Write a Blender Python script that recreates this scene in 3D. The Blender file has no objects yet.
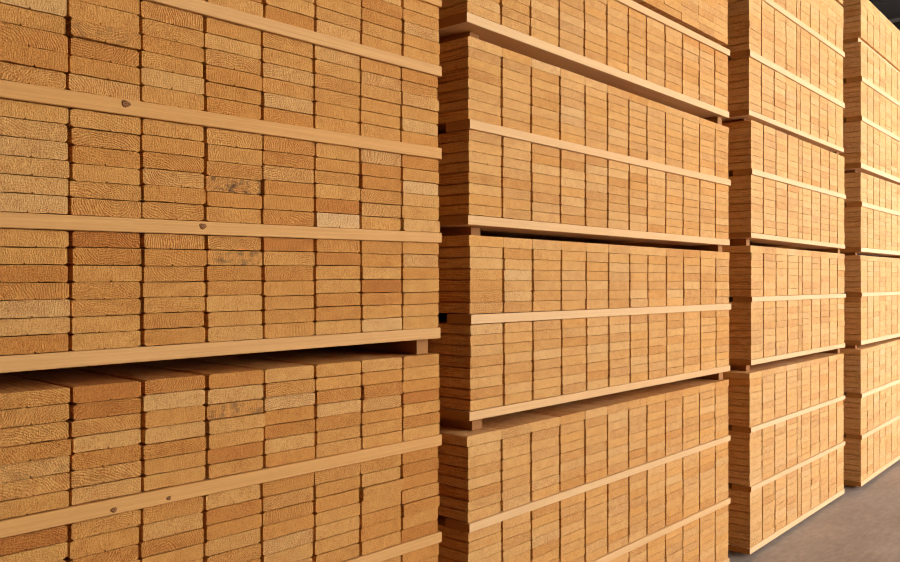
import bpy, bmesh, math, random
from mathutils import Vector, Matrix

rng = random.Random(11)
sc = bpy.context.scene
COL = sc.collection

# ------------------------------------------------------------------ camera, sky, lights, exposure
CAM_H = 1.345                                  # height of the lens above the floor
F_PX = 825.0                                   # focal length in pixels of a 900 px wide frame
cam_d = bpy.data.cameras.new('camera')
cam = bpy.data.objects.new('camera', cam_d)
COL.objects.link(cam)
cam_d.sensor_width = 36.0
cam_d.lens = 36.0 * F_PX / 900.0
cam.location = (0, 0, CAM_H)
cam.rotation_euler = (math.pi / 2, 0, 0)
cam_d.dof.use_dof = True
cam_d.dof.focus_distance = 1.75
cam_d.dof.aperture_fstop = 20.0
cam_d.clip_start = 0.05
sc.camera = cam

AISLE = math.radians(90 - 42.0)                # the aisle's direction, turned from +X
sky = bpy.data.worlds.new('overcast_sky')
sc.world = sky
sky.use_nodes = True
bg = sky.node_tree.nodes['Background']
bg.inputs['Color'].default_value = (0.965, 1.0, 1.05, 1)
bg.inputs['Strength'].default_value = 6.2


def hall(a, b, z=0.0):
    """A point given along the aisle (a), across it (b, towards the stacks) and up."""
    c, s = math.cos(AISLE), math.sin(AISLE)
    return Vector((a * c - b * s, a * s + b * c, z))


def overhead_fill(a, b, z, sx, sy, power, aim, colour=(1.0, 0.99, 0.96)):  # unseen area light added above the aisle for relief and downward shadows
    d = bpy.data.lights.new('added_overhead_light', 'AREA')
    d.shape = 'RECTANGLE'
    d.size, d.size_y = sx, sy
    d.energy = power
    d.color = colour
    o = bpy.data.objects.new('added_overhead_light', d)
    COL.objects.link(o)
    o.location = hall(a, b, z)
    o.rotation_euler = (hall(*aim) - o.location).to_track_quat('-Z', 'Y').to_euler()


overhead_fill(1.5, -2.6, 5.6, 3.0, 1.0, 35, (1.6, 1.6, 1.2))
overhead_fill(4.2, -2.2, 5.8, 3.0, 1.0, 40, (4.2, 1.6, 1.2))
sc.view_settings.view_transform = 'Standard'
sc.view_settings.look = 'None'
sc.view_settings.exposure = 0.1
sc.view_settings.gamma = 1.0
sc.view_settings.use_curve_mapping = False
sc.cycles.filter_width = 1.0


# ------------------------------------------------------------------ materials
def new_mat(name, rough=0.7):
    m = bpy.data.materials.new(name)
    m.use_nodes = True
    nt = m.node_tree
    b = nt.nodes['Principled BSDF']
    b.inputs['Roughness'].default_value = rough
    b.inputs['Specular IOR Level'].default_value = 0.25
    return m, nt, b


def nd(nt, kind, **kw):
    n = nt.nodes.new(kind)
    for k, v in kw.items():
        setattr(n, k, v)
    return n


def math_node(nt, op, a, b=None, c=None, clamp=False):
    n = nd(nt, 'ShaderNodeMath', operation=op, use_clamp=clamp)
    for i, v in enumerate((a, b, c)):
        if v is None:
            continue
        if isinstance(v, (int, float)):
            n.inputs[i].default_value = v
        else:
            nt.links.new(v, n.inputs[i])
    return n.outputs[0]


def vec_node(nt, op, a, b=None):
    n = nd(nt, 'ShaderNodeVectorMath', operation=op)
    for i, v in enumerate((a, b)):
        if v is None:
            continue
        if isinstance(v, (tuple, list)):
            n.inputs[i].default_value = v
        else:
            nt.links.new(v, n.inputs[i])
    return n.outputs['Value'] if op in ('LENGTH', 'DOT_PRODUCT') else n.outputs[0]


def mix_col(nt, fac, a, b, blend='MIX'):
    n = nd(nt, 'ShaderNodeMix', data_type='RGBA', blend_type=blend)
    for sock, v in ((n.inputs[0], fac), (n.inputs[6], a), (n.inputs[7], b)):
        if isinstance(v, (int, float)):
            sock.default_value = v
        elif isinstance(v, tuple):
            sock.default_value = v
        else:
            nt.links.new(v, sock)
    return n.outputs[2]


def noise(nt, vec, scale, detail=2.0, rough=0.5, dist=0.0):
    n = nd(nt, 'ShaderNodeTexNoise')
    n.inputs['Scale'].default_value = scale
    n.inputs['Detail'].default_value = detail
    n.inputs['Roughness'].default_value = rough
    n.inputs['Distortion'].default_value = dist
    nt.links.new(vec, n.inputs['Vector'])
    return n.outputs['Fac']


def rgb(h):
    """sRGB 0-255 -> linear rgba"""
    return tuple(((v / 255) / 12.92 if v / 255 < 0.04045 else ((v / 255 + 0.055) / 1.055) ** 2.4) for v in h) + (1,)


def sawn_wood():
    """End grain of sawn softwood: growth rings about a pith that differs per board, rough saw fibres, tone per board."""
    m, nt, b = new_mat('sawn_softwood', 0.85)
    L = nt.links
    tc = nd(nt, 'ShaderNodeTexCoord')
    oi = nd(nt, 'ShaderNodeObjectInfo')
    r = oi.outputs['Random']
    p0 = vec_node(nt, 'MULTIPLY', tc.outputs['Object'], (0.155, 1.0, 0.034))
    wn = nd(nt, 'ShaderNodeTexWhiteNoise', noise_dimensions='1D')
    L.new(r, wn.inputs['W'])
    rv = wn.outputs['Color']
    off = vec_node(nt, 'MULTIPLY', vec_node(nt, 'SUBTRACT', rv, (0.5, 0.5, 0.4)), (0.2, 30.0, 0.30))
    p = vec_node(nt, 'ADD', p0, off)
    flat = vec_node(nt, 'MULTIPLY', p, (1.0, 0.03, 1.0))
    warp = noise(nt, flat, 22.0, 2.0)
    flat0 = vec_node(nt, 'MULTIPLY', p, (1.0, 0.0, 1.0))
    dist = vec_node(nt, 'LENGTH', flat0)
    dist = math_node(nt, 'ADD', dist, math_node(nt, 'MULTIPLY', warp, 0.03))
    ring = math_node(nt, 'SINE', math_node(nt, 'MULTIPLY', dist, 1200.0))
    ring = math_node(nt, 'MULTIPLY_ADD', ring, 0.5, 0.5)
    # torn fibres: slanted streaks
    mp = nd(nt, 'ShaderNodeMapping')
    mp.inputs['Rotation'].default_value = (0, 0.65, 0)
    mp.inputs['Scale'].default_value = (300.0, 120.0, 95.0)
    L.new(p, mp.inputs['Vector'])
    fib = noise(nt, mp.outputs[0], 1.0, 4.0, 0.72, 0.7)
    blot = noise(nt, vec_node(nt, 'MULTIPLY', p, (1.0, 0.2, 1.6)), 26.0, 2.0)
    ramp = nd(nt, 'ShaderNodeValToRGB')
    tn = nd(nt, 'ShaderNodeAttribute', attribute_type='OBJECT', attribute_name='tone')
    L.new(tn.outputs['Fac'], ramp.inputs[0])
    e = ramp.color_ramp.elements
    e[0].position, e[0].color = 0.0, rgb((208, 132, 58))
    e[1].position, e[1].color = 1.0, rgb((239, 193, 134))
    for pos, c in ((0.2, (222, 151, 71)), (0.5, (231, 167, 88)), (0.8, (236, 183, 115))):
        x = e.new(pos)
        x.color = rgb(c)
    col = ramp.outputs[0]
    dark = mix_col(nt, 1.0, col, rgb((206, 164, 118)), 'MULTIPLY')
    sep = nd(nt, 'ShaderNodeSeparateColor')
    L.new(rv, sep.inputs[0])
    k = math_node(nt, 'MULTIPLY', ring, math_node(nt, 'MULTIPLY', math_node(nt, 'POWER', sep.outputs[1], 2.0), 0.55))
    k = math_node(nt, 'ADD', k, math_node(nt, 'MULTIPLY_ADD', fib, 1.6, -0.62))
    speck = noise(nt, vec_node(nt, 'MULTIPLY', p, (1.0, 0.05, 1.3)), 330.0, 3.0, 0.75)
    k = math_node(nt, 'ADD', k, math_node(nt, 'MULTIPLY_ADD', speck, 3.4, -1.7))
    k = math_node(nt, 'ADD', k, math_node(nt, 'MULTIPLY_ADD', blot, 0.7, -0.35), clamp=True)
    col = mix_col(nt, k, col, dark)
    # a grey-brown stain on the few boards that carry one
    at = nd(nt, 'ShaderNodeAttribute', attribute_type='OBJECT', attribute_name='stain')
    sn = noise(nt, vec_node(nt, 'MULTIPLY', p, (1.0, 0.0, 1.6)), 34.0, 3.0, 0.6)
    sm = math_node(nt, 'MULTIPLY', math_node(nt, 'MULTIPLY_ADD', sn, 7.0, -3.4, clamp=True), at.outputs['Fac'])
    col = mix_col(nt, sm, col, rgb((120, 78, 44)))
    L.new(col, b.inputs['Base Color'])
    bump = nd(nt, 'ShaderNodeBump')
    bump.inputs['Strength'].default_value = 0.9
    bump.inputs['Distance'].default_value = 0.004
    hgt = math_node(nt, 'ADD', math_node(nt, 'MULTIPLY', fib, 1.3), math_node(nt, 'MULTIPLY', ring, math_node(nt, 'MULTIPLY', sep.outputs[1], -0.3)))
    L.new(hgt, bump.inputs['Height'])
    L.new(bump.outputs[0], b.inputs['Normal'])
    return m


def planed_wood():
    """Battens: paler, grain running along the length."""
    m, nt, b = new_mat('planed_batten_wood', 0.7)
    L = nt.links
    tc = nd(nt, 'ShaderNodeTexCoord')
    oi = nd(nt, 'ShaderNodeObjectInfo')
    sh = nd(nt, 'ShaderNodeCombineXYZ')
    L.new(math_node(nt, 'MULTIPLY', oi.outputs['Random'], 40.0), sh.inputs[0])
    L.new(math_node(nt, 'MULTIPLY', oi.outputs['Random'], 17.0), sh.inputs[2])
    p = vec_node(nt, 'ADD', tc.outputs['Object'], sh.outputs[0])
    g = noise(nt, vec_node(nt, 'MULTIPLY', p, (2.2, 60.0, 190.0)), 1.0, 4.0, 0.6, 0.6)
    g2 = noise(nt, vec_node(nt, 'MULTIPLY', p, (40.0, 300.0, 800.0)), 1.0, 2.0)
    tn = nd(nt, 'ShaderNodeAttribute', attribute_type='OBJECT', attribute_name='tone')
    pale = mix_col(nt, tn.outputs['Fac'], rgb((220, 158, 86)), rgb((236, 198, 148)))
    deep = mix_col(nt, tn.outputs['Fac'], rgb((198, 134, 66)), rgb((224, 178, 122)))
    k = math_node(nt, 'ADD', math_node(nt, 'MULTIPLY_ADD', g, 1.8, -0.55), math_node(nt, 'MULTIPLY_ADD', g2, 0.5, -0.25), clamp=True)
    col = mix_col(nt, k, pale, deep)
    sx = nd(nt, 'ShaderNodeSeparateXYZ')           # end grain of the cut ends, with the shade between stacks darkened into it
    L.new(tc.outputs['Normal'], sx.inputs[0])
    endg_shade = math_node(nt, 'GREATER_THAN', math_node(nt, 'ABSOLUTE', sx.outputs[0]), 0.7)
    col = mix_col(nt, endg_shade, col, rgb((176, 116, 52)))
    L.new(col, b.inputs['Base Color'])
    bump = nd(nt, 'ShaderNodeBump')
    bump.inputs['Strength'].default_value = 0.35
    bump.inputs['Distance'].default_value = 0.001
    L.new(g2, bump.inputs['Height'])
    L.new(bump.outputs[0], b.inputs['Normal'])
    return m


def knot_wood():
    m, nt, b = new_mat('knot_wood', 0.75)
    tc = nd(nt, 'ShaderNodeTexCoord')
    flat = vec_node(nt, 'MULTIPLY', tc.outputs['Object'], (1.0, 0.0, 1.0))
    d = math_node(nt, 'ADD', vec_node(nt, 'LENGTH', flat), math_node(nt, 'MULTIPLY', noise(nt, flat, 120.0, 2.0), 0.006))
    k = math_node(nt, 'MULTIPLY_ADD', math_node(nt, 'SINE', math_node(nt, 'MULTIPLY', d, 1900.0)), 0.5, 0.5)
    nt.links.new(mix_col(nt, k, rgb((168, 108, 56)), rgb((84, 46, 20))), b.inputs['Base Color'])
    return m


def concrete():
    m, nt, b = new_mat('worn_concrete', 0.5)
    tc = nd(nt, 'ShaderNodeTexCoord')
    p = tc.outputs['Object']
    n1 = noise(nt, vec_node(nt, 'MULTIPLY', p, (1.0, 2.2, 1.0)), 1.3, 5.0, 0.6)
    n2 = noise(nt, vec_node(nt, 'MULTIPLY', p, (1.0, 3.0, 1.0)), 14.0, 4.0, 0.65)
    n3 = noise(nt, p, 160.0, 2.0)
    k = math_node(nt, 'ADD', math_node(nt, 'MULTIPLY_ADD', n1, 1.3, -0.4), math_node(nt, 'MULTIPLY_ADD', n2, 1.3, -0.6), clamp=True)
    col = mix_col(nt, k, rgb((148, 131, 116)), rgb((204, 183, 165)))
    col = mix_col(nt, math_node(nt, 'MULTIPLY', n3, 0.25), col, rgb((110, 98, 90)))
    nt.links.new(col, b.inputs['Base Color'])
    nt.links.new(math_node(nt, 'MULTIPLY_ADD', n2, 0.35, 0.35), b.inputs['Roughness'])
    bump = nd(nt, 'ShaderNodeBump')
    bump.inputs['Strength'].default_value = 0.15
    bump.inputs['Distance'].default_value = 0.002
    nt.links.new(n3, bump.inputs['Height'])
    nt.links.new(bump.outputs[0], b.inputs['Normal'])
    return m


def plain(name, c, rough=0.6, metal=0.0, spec=0.25):
    m, nt, b = new_mat(name, rough)
    tc = nd(nt, 'ShaderNodeTexCoord')
    n = noise(nt, tc.outputs['Object'], 3.0, 4.0)
    dk = tuple(v * 0.72 for v in rgb(c)[:3]) + (1,)
    nt.links.new(mix_col(nt, n, dk, rgb(c)), b.inputs['Base Color'])
    b.inputs['Metallic'].default_value = metal
    b.inputs['Specular IOR Level'].default_value = spec
    return m


M_BOARD = sawn_wood()
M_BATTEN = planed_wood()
M_KNOT = knot_wood()
M_BEARER = plain('rough_bearer_wood', (182, 124, 68), 0.85)
M_FLOOR = concrete()
M_ROOF = plain('dark_roof_sheet', (34, 27, 23), 0.95, spec=0.03)
M_STEEL = plain('dark_painted_steel', (84, 76, 72), 0.4)
M_WALL = plain('dark_wall_sheet', (92, 86, 82), 0.7)


# ------------------------------------------------------------------ mesh helpers
def mesh_from(name, verts, faces, mat):
    me = bpy.data.meshes.new(name)
    me.from_pydata(verts, [], faces)
    me.materials.append(mat)
    bm = bmesh.new()
    bm.from_mesh(me)
    bmesh.ops.recalc_face_normals(bm, faces=bm.faces)
    bm.to_mesh(me)
    bm.free()
    return me


def link(name, me, parent=None, loc=(0, 0, 0), rot=(0, 0, 0), scale=(1, 1, 1)):
    o = bpy.data.objects.new(name, me)
    COL.objects.link(o)
    o.parent = parent
    o.location, o.rotation_euler, o.scale = loc, rot, scale
    return o


def empty(name, loc, rz):
    o = bpy.data.objects.new(name, None)
    o.empty_display_size = 0.2
    COL.objects.link(o)
    o.location, o.rotation_euler = loc, (0, 0, rz)
    return o


def prism(name, prof, depth, mat):
    """Profile (x, z) pushed along +y."""
    n = len(prof)
    v = [(x, 0, z) for x, z in prof] + [(x, depth, z) for x, z in prof]
    f = [tuple(range(n)), tuple(range(2 * n - 1, n - 1, -1))]
    f += [(i, (i + 1) % n, n + (i + 1) % n, n + i) for i in range(n)]
    return mesh_from(name, v, f, mat)


BOARD_LEN = 1.7
W0, T0 = 0.155, 0.034                          # nominal board, the meshes are unit boards scaled to size


def board_mesh(k):
    """Unit board (1 x length x 1): worn arrises, a small groove under the middle, slightly ragged saw edges."""
    r = random.Random(100 + k)
    cx, cz = 0.0056 / W0, 0.0028 / T0
    jz = lambda a=0.0014: r.uniform(-a, a) / T0
    jx = lambda a=0.0008: r.uniform(-a, a) / W0
    c = [r.uniform(0.5, 1.5) for _ in range(4)]
    g = 0.0028 / W0
    gx = r.uniform(-0.12, 0.12)
    P = [(-.5 + cx * c[0], -.5), (-.3 + r.uniform(-.07, .07), -.5 + abs(jz())), (-.12 + r.uniform(-.06, .06), -.5 + abs(jz(.0006))),
         (gx - g, -.5), (gx, -.5 + 0.0042 / T0), (gx + g, -.5),
         (.16 + r.uniform(-.04, .06), -.5 + abs(jz())), (.32 + r.uniform(-.06, .06), -.5 + abs(jz(.0008))),
         (.5 - cx * c[1], -.5), (.5, -.5 + cz * c[1]), (.5 + jx(), r.uniform(-.1, .1)), (.5, .5 - cz * c[2]), (.5 - cx * c[2], .5),
         (r.uniform(-.25, .25), .5 - abs(jz(.0009))),
         (-.5 + cx * c[3], .5), (-.5, .5 - cz * c[3]), (-.5, -.5 + cz * c[0])]
    return prism('board', P, BOARD_LEN, M_BOARD)


BOARDS = [board_mesh(k) for k in range(20)]


def bar_mesh(name, length, depth, height, mat, ch=0.0015):
    """A bar with eased long edges, origin at the middle of its front lower edge's height."""
    h, c = height / 2, ch
    prof = [(c, -h), (depth - c, -h), (depth, -h + c), (depth, h - c), (depth - c, h), (c, h), (0, h - c), (0, -h + c)]   # (y, z)
    n = len(prof)
    L = length / 2
    v = [(-L, y, z) for y, z in prof] + [(L, y, z) for y, z in prof]
    f = [tuple(range(n)), tuple(range(2 * n - 1, n - 1, -1))] + [(i, (i + 1) % n, n + (i + 1) % n, n + i) for i in range(n)]
    return mesh_from(name, v, f, mat)


def knot_mesh(rad):
    """A low domed knot, a little wider than high."""
    v, f, n = [(0, -0.0022, 0)], [], 12
    for ring, (k, y) in enumerate(((0.6, -0.0018), (1.0, 0.0006))):
        for i in range(n):
            a = 2 * math.pi * i / n
            q = k * rad * (1 + 0.12 * math.sin(3 * a + rad * 900))
            v.append((1.35 * q * math.cos(a), y, q * math.sin(a)))
    for i in range(n):
        j = (i + 1) % n
        f += [(0, 1 + i, 1 + j), (1 + i, 1 + n + i, 1 + n + j, 1 + j)]
    return mesh_from('knot', v, f, M_KNOT)


# ------------------------------------------------------------------ the hall
def hall_box(name, a0, a1, b0, b1, z0, z1, mat, kind='structure', parent=None):
    v = [(a, b, z) for z in (z0, z1) for b in (b0, b1) for a in (a0, a1)]
    f = [(0, 1, 3, 2), (4, 5, 7, 6), (0, 1, 5, 4), (2, 3, 7, 6), (0, 2, 6, 4), (1, 3, 7, 5)]
    o = link(name, mesh_from(name, v, f, mat), parent, rot=(0, 0, 0) if parent else (0, 0, AISLE))
    if kind and not parent:
        o['kind'] = kind
    return o


A0, A1, B0, B1, HH = -9.0, 34.0, -6.5, 11.0, 6.6
hall_box('floor', A0, A1, B0, B1, -0.2, 0.0, M_FLOOR)
ceil = hall_box('ceiling', A0, A1, B0, B1, HH, HH + 0.15, M_ROOF)
hall_box('wall_back', A0, A1, B1, B1 + 0.2, 0.0, HH, M_WALL)
hall_box('wall_left', A0 - 0.2, A0, B0, B1, 0.0, HH, M_WALL)
hall_box('wall_front_baffle', A0, 3.7, B0 - 0.2, B0, 0.0, HH, M_WALL)      # unseen, added to hold back side light; beyond it the long side is open
hall_box('wall_right_baffle', A1, A1 + 0.2, 2.6, B1, 0.0, HH, M_WALL)  # unseen end wall added to block bright sky behind the stacks


def i_beam(parent, a, z, h=0.42, w=0.24, t=0.03):
    prof = [(-w, 0), (w, 0), (w, t), (t / 2, t), (t / 2, h - t), (w, h - t), (w, h), (-w, h), (-w, h - t), (-t / 2, h - t), (-t / 2, t), (-w, t)]
    prof = [(a + x / 2 * 1.0, z + y) for x, y in prof]
    n = len(prof)
    v = [(x, B0, y) for x, y in prof] + [(x, B1, y) for x, y in prof]
    f = [tuple(range(n)), tuple(range(2 * n - 1, n - 1, -1))] + [(i, (i + 1) % n, n + (i + 1) % n, n + i) for i in range(n)]
    return link('beam', mesh_from('beam', v, f, M_STEEL), parent)


for k in range(11):
    i_beam(ceil, -6.5 + 3.9 * k, HH - 0.42)


# ------------------------------------------------------------------ stacks of board packages
class Stack:
    """The face plane of one stack. VP: where its level edges meet, in photo pixels; (x0, y0): its front corner's column and distance."""

    def __init__(self, vp, x0, y0, cols, xl, xr, wander, tone, tone_var, seam):
        self.wander, self.tone, self.tone_var, self.seam = wander, tone, tone_var, seam
        self.vp, self.y0, self.x0 = vp, y0, x0
        self.phi = math.atan((vp - 450) / F_PX)
        self.k = y0 * (vp - x0)
        self.xl, self.xr = xl, xr
        xs = cols
        self.org = Vector(((xs[0] - 450) / F_PX * self.dist(xs[0]), self.dist(xs[0]), 0))
        self.cols = [self.s(x, xs[0]) for x in xs]
        self.sl, self.sr = self.s(xl, xs[0]), self.s(xr, xs[0])
        self.rz = math.pi / 2 - self.phi

    def dist(self, x):
        return self.k / (self.vp - x)

    def s(self, x, xa):
        return (self.dist(x) - self.dist(xa)) / math.cos(self.phi)

    def z(self, x, y, proud=0.0):
        return CAM_H + (281 - y) * (self.dist(x) - proud * math.sin(self.phi)) / F_PX

    def line(self, yl, yr, proud=0.0):
        """A level edge from its heights in the photo at xl and xr -> function of s."""
        za, zb = self.z(self.xl, yl, proud), self.z(self.xr, yr, proud)
        m = (zb - za) / (self.sr - self.sl)
        return lambda s: za + m * (s - self.sl)


def flat_line(z):
    return lambda s: z


def package(st, label, group, rows, tight=(), bearers=None, stains=(), shift=0.0, knots=(), ds=0.0):
    """ROWS: from the top down, ('boards', n, top_line, bottom_line) | ('batten', top, bottom) | ('base', top, bottom)."""
    smid = (st.cols[0] + st.cols[-1]) / 2
    last = rows[-1]
    zb = last[-1](smid)
    if bearers:
        zb = min(zb, bearers(smid))
    c, s_ = math.cos(st.rz), math.sin(st.rz)
    root = empty('lumber_package', (st.org.x + c * (smid + ds), st.org.y + s_ * (smid + ds), zb), st.rz)
    root['label'], root['category'], root['group'] = label, 'lumber package', group
    n_row = 0
    for row in rows:
        if row[0] == 'boards':
            _, n, top, bot = row
            dx_t = rng.uniform(-0.003, 0.003)
            for i in range(len(st.cols) - 1):
                a, b = st.cols[i], st.cols[i + 1]
                m = (a + b) / 2
                cuts = [rng.uniform(1 - st.wander, 1 + st.wander) for _ in range(n)]
                tot = sum(cuts)
                f = 0.0
                slope = (top(b) + bot(b) - top(a) - bot(a)) / 2 / (b - a)
                for r in range(n):
                    f0, f1 = f, f + cuts[r] / tot
                    f = f1
                    H = top(m) - bot(m)
                    z1, z0 = top(m) - f0 * H, top(m) - f1 * H
                    closed = (n_row + r) in tight
                    g = 0.0006 if closed else st.seam * (0.5 if b - a > 0.08 else 0.2)
                    g0, g1 = (g * (1 + rng.uniform(-1, 1) * (0.75 if st.wander > 0.05 else 0.3)) for _ in range(2))
                    w = (b - a) - g0 - g1
                    x = m - smid + (g0 - g1) / 2 + (0 if closed else dx_t)
                    near = st.wander > 0.05
                    y = shift + rng.uniform(-0.001, 0.001) * (1 if near else 0.4) - ((0.007 if near else 0.002) * rng.random() if rng.random() < 0.08 else 0)
                    t = (z1 - z0) - (rng.uniform(0.0005, 0.0018) if st.wander > 0.05 else rng.uniform(0.0002, 0.0009))
                    o = link('board', rng.choice(BOARDS), root, (x, y, (z0 + z1) / 2 - zb),
                             (0, -math.atan(slope), rng.uniform(-0.003, 0.003)),
                             (w * (1 if rng.random() < 0.5 else -1), 1, t))
                    o['tone'] = min(1.0, max(0.0, rng.gauss(st.tone, st.tone_var)))
                    for (cc, rr, amount) in stains:
                        if cc == i and rr == n_row + r:
                            o['stain'] = amount
            n_row += n
        else:
            kind, top, bot = row
            proud = {'batten': 0.008, 'sunk_batten': -0.014}.get(kind, 0.003)
            kind = kind.replace('sunk_', '')
            depth = 0.095 if kind == 'batten' else 0.16
            a, b = st.cols[0] + (0.001 if kind == 'batten' else -0.001), st.cols[-1] + 0.001
            m = (a + b) / 2
            t = top(m) - bot(m)
            slope = (top(b) + bot(b) - top(a) - bot(a)) / 2 / (b - a)
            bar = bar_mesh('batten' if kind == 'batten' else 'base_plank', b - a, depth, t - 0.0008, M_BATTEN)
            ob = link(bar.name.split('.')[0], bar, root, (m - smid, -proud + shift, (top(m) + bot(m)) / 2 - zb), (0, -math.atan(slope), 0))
            # its fellow under the boards' far half, which keeps the rows level
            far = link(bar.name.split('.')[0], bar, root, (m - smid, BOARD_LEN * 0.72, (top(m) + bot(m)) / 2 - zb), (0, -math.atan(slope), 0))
            ob['tone'] = far['tone'] = min(1.0, max(0.0, rng.gauss(st.tone * 1.5 - 0.45, 0.07)))
            for (which, xp, rad, dz) in knots:
                if row is rows[which]:
                    kx = st.s(xp, xp) + (st.dist(xp) - st.dist(st.x0)) / math.cos(st.phi)
                    kx = (st.dist(xp) - st.org.y) / math.cos(st.phi) - m
                    link('knot', knot_mesh(rad), ob, (kx, 0, dz))
    if bearers:
        base = last[-1]
        for s in (st.cols[0] + 0.097, st.cols[-1] - 0.05):
            h = base(s) - bearers(s)
            me = bar_mesh('bearer', 0.045, BOARD_LEN - 0.16, h - 0.0006, M_BEARER)
            link('bearer', me, root, (s - smid, (0.02 if s > smid else 0.05) + shift, (base(s) + bearers(s)) / 2 - zb))
    return root


# ---- nearest stack
s1 = Stack(1230, 440, 2.39, [-108, -12.9, 70, 142, 206, 263, 315, 361, 402, 439.5], 0, 440.5, 0.06, 0.38, 0.17, 0.0066)
L = s1.line
P = 0.008
A0t, A0b = L(-165, -4, P), L(-146, 7, P)
A1t, A1b = L(-55.5, 66.5, P), L(-38.7, 77, P)
A2t, A2b = L(79, 148.3, P), L(97.5, 159.3, P)
A3t, A3b = L(211.5, 232.8, P), L(228, 242.9, P)
A4t, A4b = L(356, 327.4, .003), L(373.5, 338.2, .003)
top1 = L(393.5, 353.3)
A5t, A5b = L(520.5, 434.8, P), L(539.5, 444.8, P)
A6t, A6b = L(670.8, 531.4, P), L(687.5, 542, P)
up = lambda f, d: (lambda s: f(s) + d)
g1 = 'board packages of the nearest stack'
package(s1, 'tall sawn board package with knotty pale battens, upper one of the nearest stack', g1,
        [('boards', 5, up(A0t, 0.175), A0t), ('batten', A0t, A0b), ('boards', 5, A0b, A1t), ('batten', A1t, A1b), ('boards', 6, A1b, A2t),
         ('batten', A2t, A2b), ('boards', 6, A2b, A3t), ('batten', A3t, A3b), ('boards', 7, A3b, A4t), ('base', A4t, A4b)],
        bearers=top1, stains=((4, 19, 1.0), (1, 6, 0.6), (2, 12, 0.3), (4, 23, 0.8)), knots=((5, 124, 0.0085, 0.006), (7, 201, 0.0075, 0.004)))
F1 = 0.033
lowB = lambda s: F1 + 0.032
zA6 = (A6b(0.6))
mid_t = lambda s: F1 + 0.032 + (A6b(s) - F1 - 0.032 - 0.032) * 6 / 13 + 0.032
mid_b = lambda s: F1 + 0.032 + (A6b(s) - F1 - 0.032 - 0.032) * 6 / 13
package(s1, 'sawn board package below the dark gap, standing on the floor in the nearest stack', g1,
        [('boards', 7, top1, A5t), ('batten', A5t, A5b), ('boards', 7, A5b, A6t), ('batten', A6t, A6b), ('boards', 7, A6b, mid_t),
         ('batten', mid_t, mid_b), ('boards', 6, mid_b, lowB), ('base', lowB, flat_line(F1))],
        bearers=flat_line(0.0), knots=((1, 167, 0.005, -0.005), (1, 112, 0.006, -0.006)), stains=((4, 2, 0.6), (1, 4, 0.25)))

# ---- second stack
s2 = Stack(1182, 469.5, 2.432, [469.0, 503.5, 532.7, 561.4, 586.4, 608.7, 629.9, 648.0, 666.5, 683.7, 700.4, 715.9, 729.5], 469.5, 729.5, 0.022, 0.60, 0.08, 0.0100)
L = s2.line
U_b = L(-89, 45.6)
B0t, B0b = L(-81.5, 50.4, P), L(-71.5, 56.5, P)
B1t, B1b = L(12.5, 112, .003), L(23, 118.4, .003)
topW = L(35.8, 127.8)
B2t, B2b = L(119, 179.6, P), L(128.7, 186, P)
B3t, B3b = L(214.6, 239.5, .003), L(225, 245.4, .003)
topX = L(234.8, 252.3)
B4t, B4b = L(314, 303.8, P), L(325, 309.3, P)
B5t, B5b = L(411.7, 365.2, .003), L(421.7, 370.9, .003)
topY = L(436.2, 379.2)
B6t, B6b = L(523.4, 434.8, P), L(532.4, 440.7, P)
B7t, B7b = L(618, 497.5, P), L(627.5, 503.3, P)
B8t = L(709, 559.2, .003)
g2 = 'board packages of the second stack'
package(s2, 'topmost board package of the second stack, its board ends tightly closed up', g2,
        [('boards', 9, up(U_b, 0.30), U_b)], tight=range(9), bearers=B0t, ds=-0.02)
package(s2, 'board package second from the top of the second stack, its shaded underside showing', g2,
        [('batten', B0t, B0b), ('boards', 8, B0b, B1t), ('base', B1t, B1b)], bearers=topW, ds=-0.012)
package(s2, 'middle board package of the second stack, above the black level gap at eye height', g2,
        [('boards', 8, topW, B2t), ('batten', B2t, B2b), ('boards', 8, B2b, B3t), ('base', B3t, B3b)], tight=(0,), bearers=topX, ds=-0.006)
package(s2, 'board package of the second stack just below the black eye-height gap', g2,
        [('boards', 7, topX, B4t), ('batten', B4t, B4b), ('boards', 8, B4b, B5t), ('base', B5t, B5b)], tight=(0,), bearers=topY)
F2 = flat_line(0.022)
package(s2, 'bottom board package of the second stack, two pale battens sloping across it', g2,
        [('boards', 8, topY, B6t), ('batten', B6t, B6b), ('boards', 8, B6b, B7t), ('batten', B7t, B7b), ('boards', 8, B7b, B8t), ('base', B8t, F2)],
        tight=(0,), bearers=flat_line(0.0), ds=-0.008)

# ---- third stack
s3 = Stack(1165, 751, 4.0, [750.5, 763.3, 775.9, 787.6, 798.2, 802.1, 811.7, 820.6, 829.2, 837.2, 844.6], 751, 844.8, 0.009, 0.76, 0.06, 0.0125)
L = s3.line
T_b = L(-73.5, 6.0)
topT = L(-69, 8.8)
C0t, C0b = L(-14, 53.2, P), L(-8, 58.2, P)
C1t, C1b = L(50.2, 104, P), L(57.5, 109, P)
C2t, C2b = L(110, 149.0, .003), L(116, 152.8, .003)
top2 = L(119.5, 157.2)
C3t, C3b = L(168.4, 194.8, P), L(174.3, 199.2, P)
C4t, C4b = L(232.2, 244.9, .003), L(238, 248.6, .003)
top3 = L(245.3, 253.8)
C5t, C5b = L(296.8, 293.4, P), L(302, 297.9, P)
C6t, C6b = L(359.8, 343.2, .003), L(365.6, 347.3, .003)
top4 = L(373, 353)
C7t, C7b = L(427.3, 394.8, P), L(432.7, 399, P)
C8t, C8b = L(486.4, 440.6, P), L(491.6, 445, P)
C9t, C9b = L(548, 488.2, .003), L(553.8, 493, .003)
g3 = 'board packages of the third stack'
package(s3, 'topmost board package of the third stack, only its lowest rows showing', g3,
        [('boards', 4, up(T_b, 0.136), T_b)], tight=range(4), bearers=topT, ds=-0.03)
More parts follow.
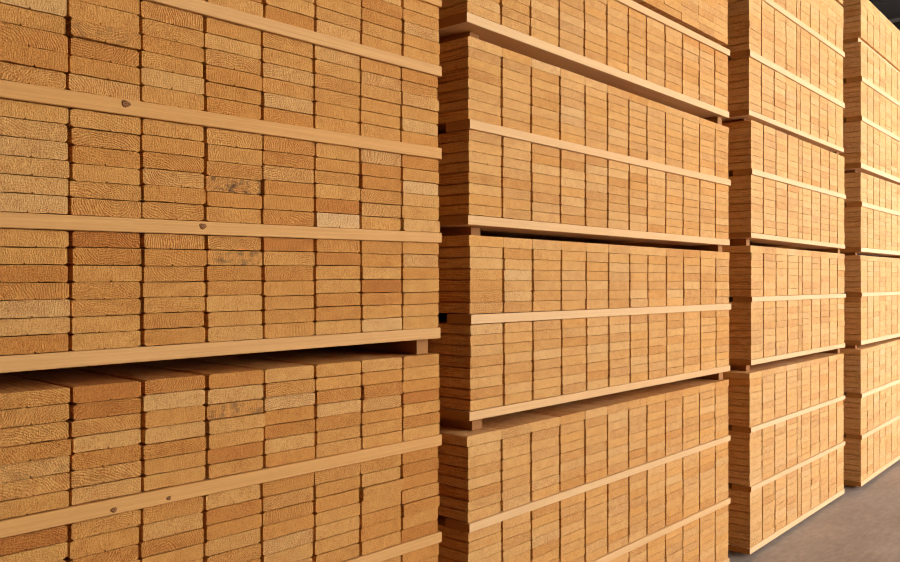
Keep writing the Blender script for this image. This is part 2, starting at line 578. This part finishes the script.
package(s3, 'board package second from the top of the third stack, crossed by two steep battens', g3,
        [('boards', 8, topT, C0t), ('batten', C0t, C0b), ('boards', 8, C0b, C1t), ('batten', C1t, C1b), ('boards', 7, C1b, C2t), ('base', C2t, C2b)],
        tight=range(4), bearers=top2, ds=-0.025)
package(s3, 'middle board package of the third stack, its batten dipping gently away', g3,
        [('boards', 7, top2, C3t), ('batten', C3t, C3b), ('boards', 8, C3b, C4t), ('base', C4t, C4b)], bearers=top3)
package(s3, 'board package second from the bottom of the third stack, with a level batten', g3,
        [('boards', 7, top3, C5t), ('batten', C5t, C5b), ('boards', 8, C5b, C6t), ('base', C6t, C6b)], tight=(0,), bearers=top4)
package(s3, 'bottom board package of the third stack, standing over bare concrete floor', g3,
        [('boards', 8, top4, C7t), ('batten', C7t, C7b), ('boards', 8, C7b, C8t), ('batten', C8t, C8b), ('boards', 8, C8b, C9t), ('base', C9t, C9b)],
        tight=(0,), bearers=flat_line(0.0), ds=-0.014)

# ---- farthest stack
s4 = Stack(1150, 861, 5.3, [860.6, 867.2, 873.6, 879.8, 885.8, 891.6, 897.2, 902.6, 907.9], 861, 900, 0.009, 0.80, 0.06, 0.0120)
L = s4.line
topA = L(-7.5, 31)
D1t, D1b = L(36.8, 70, P), L(41.0, 73.6, P)
D2t, D2b = L(76, 103, P), L(81, 107.3, P)
D3t, D3b = L(115.7, 138, P), L(120.5, 142.2, P)
D4t, D4b = L(162.6, 178.6, .003), L(168.0, 183, .003)
topB = L(172, 185.5)
D5t, D5b = L(201.5, 212.2, P), L(206.3, 216.5, P)
D6t, D6b = L(247.2, 251.5, .003), L(251.8, 255.2, .003)
topC = L(255.2, 258.5)
D7t, D7b = L(292.5, 291.3, P), L(296.8, 295, P)
D8t, D8b = L(340.5, 332.6, .003), L(345.2, 336.6, .003)
topD = L(349.7, 339.4)
D9t, D9b = L(393.7, 378.5, P), L(398.2, 382.5, P)
D10t, D10b = L(435.3, 414, P), L(439.6, 418, P)
D11t, D11b = L(482, 455, .003), L(486.6, 459, .003)
g4 = 'board packages of the farthest stack'
package(s4, 'topmost board package of the farthest stack, against the dark ceiling', g4,
        [('boards', 8, topA, D1t), ('sunk_batten', D1t, D1b), ('boards', 7, D1b, D2t), ('batten', D2t, D2b), ('boards', 7, D2b, D3t), ('batten', D3t, D3b),
         ('boards', 8, D3b, D4t), ('base', D4t, D4b)], tight=(0, 1), bearers=topB)
package(s4, 'board package second from the top of the farthest stack', g4,
        [('boards', 6, topB, D5t), ('batten', D5t, D5b), ('boards', 8, D5b, D6t), ('base', D6t, D6b)], bearers=topC)
package(s4, 'board package second from the bottom of the farthest stack', g4,
        [('boards', 7, topC, D7t), ('batten', D7t, D7b), ('boards', 8, D7b, D8t), ('base', D8t, D8b)], tight=(0,), bearers=topD)
package(s4, 'bottom board package of the farthest stack, standing on the concrete floor', g4,
        [('boards', 8, topD, D9t), ('batten', D9t, D9b), ('boards', 7, D9b, D10t), ('batten', D10t, D10b), ('boards', 8, D10b, D11t), ('base', D11t, D11b)],
        tight=(0,), bearers=flat_line(0.0))
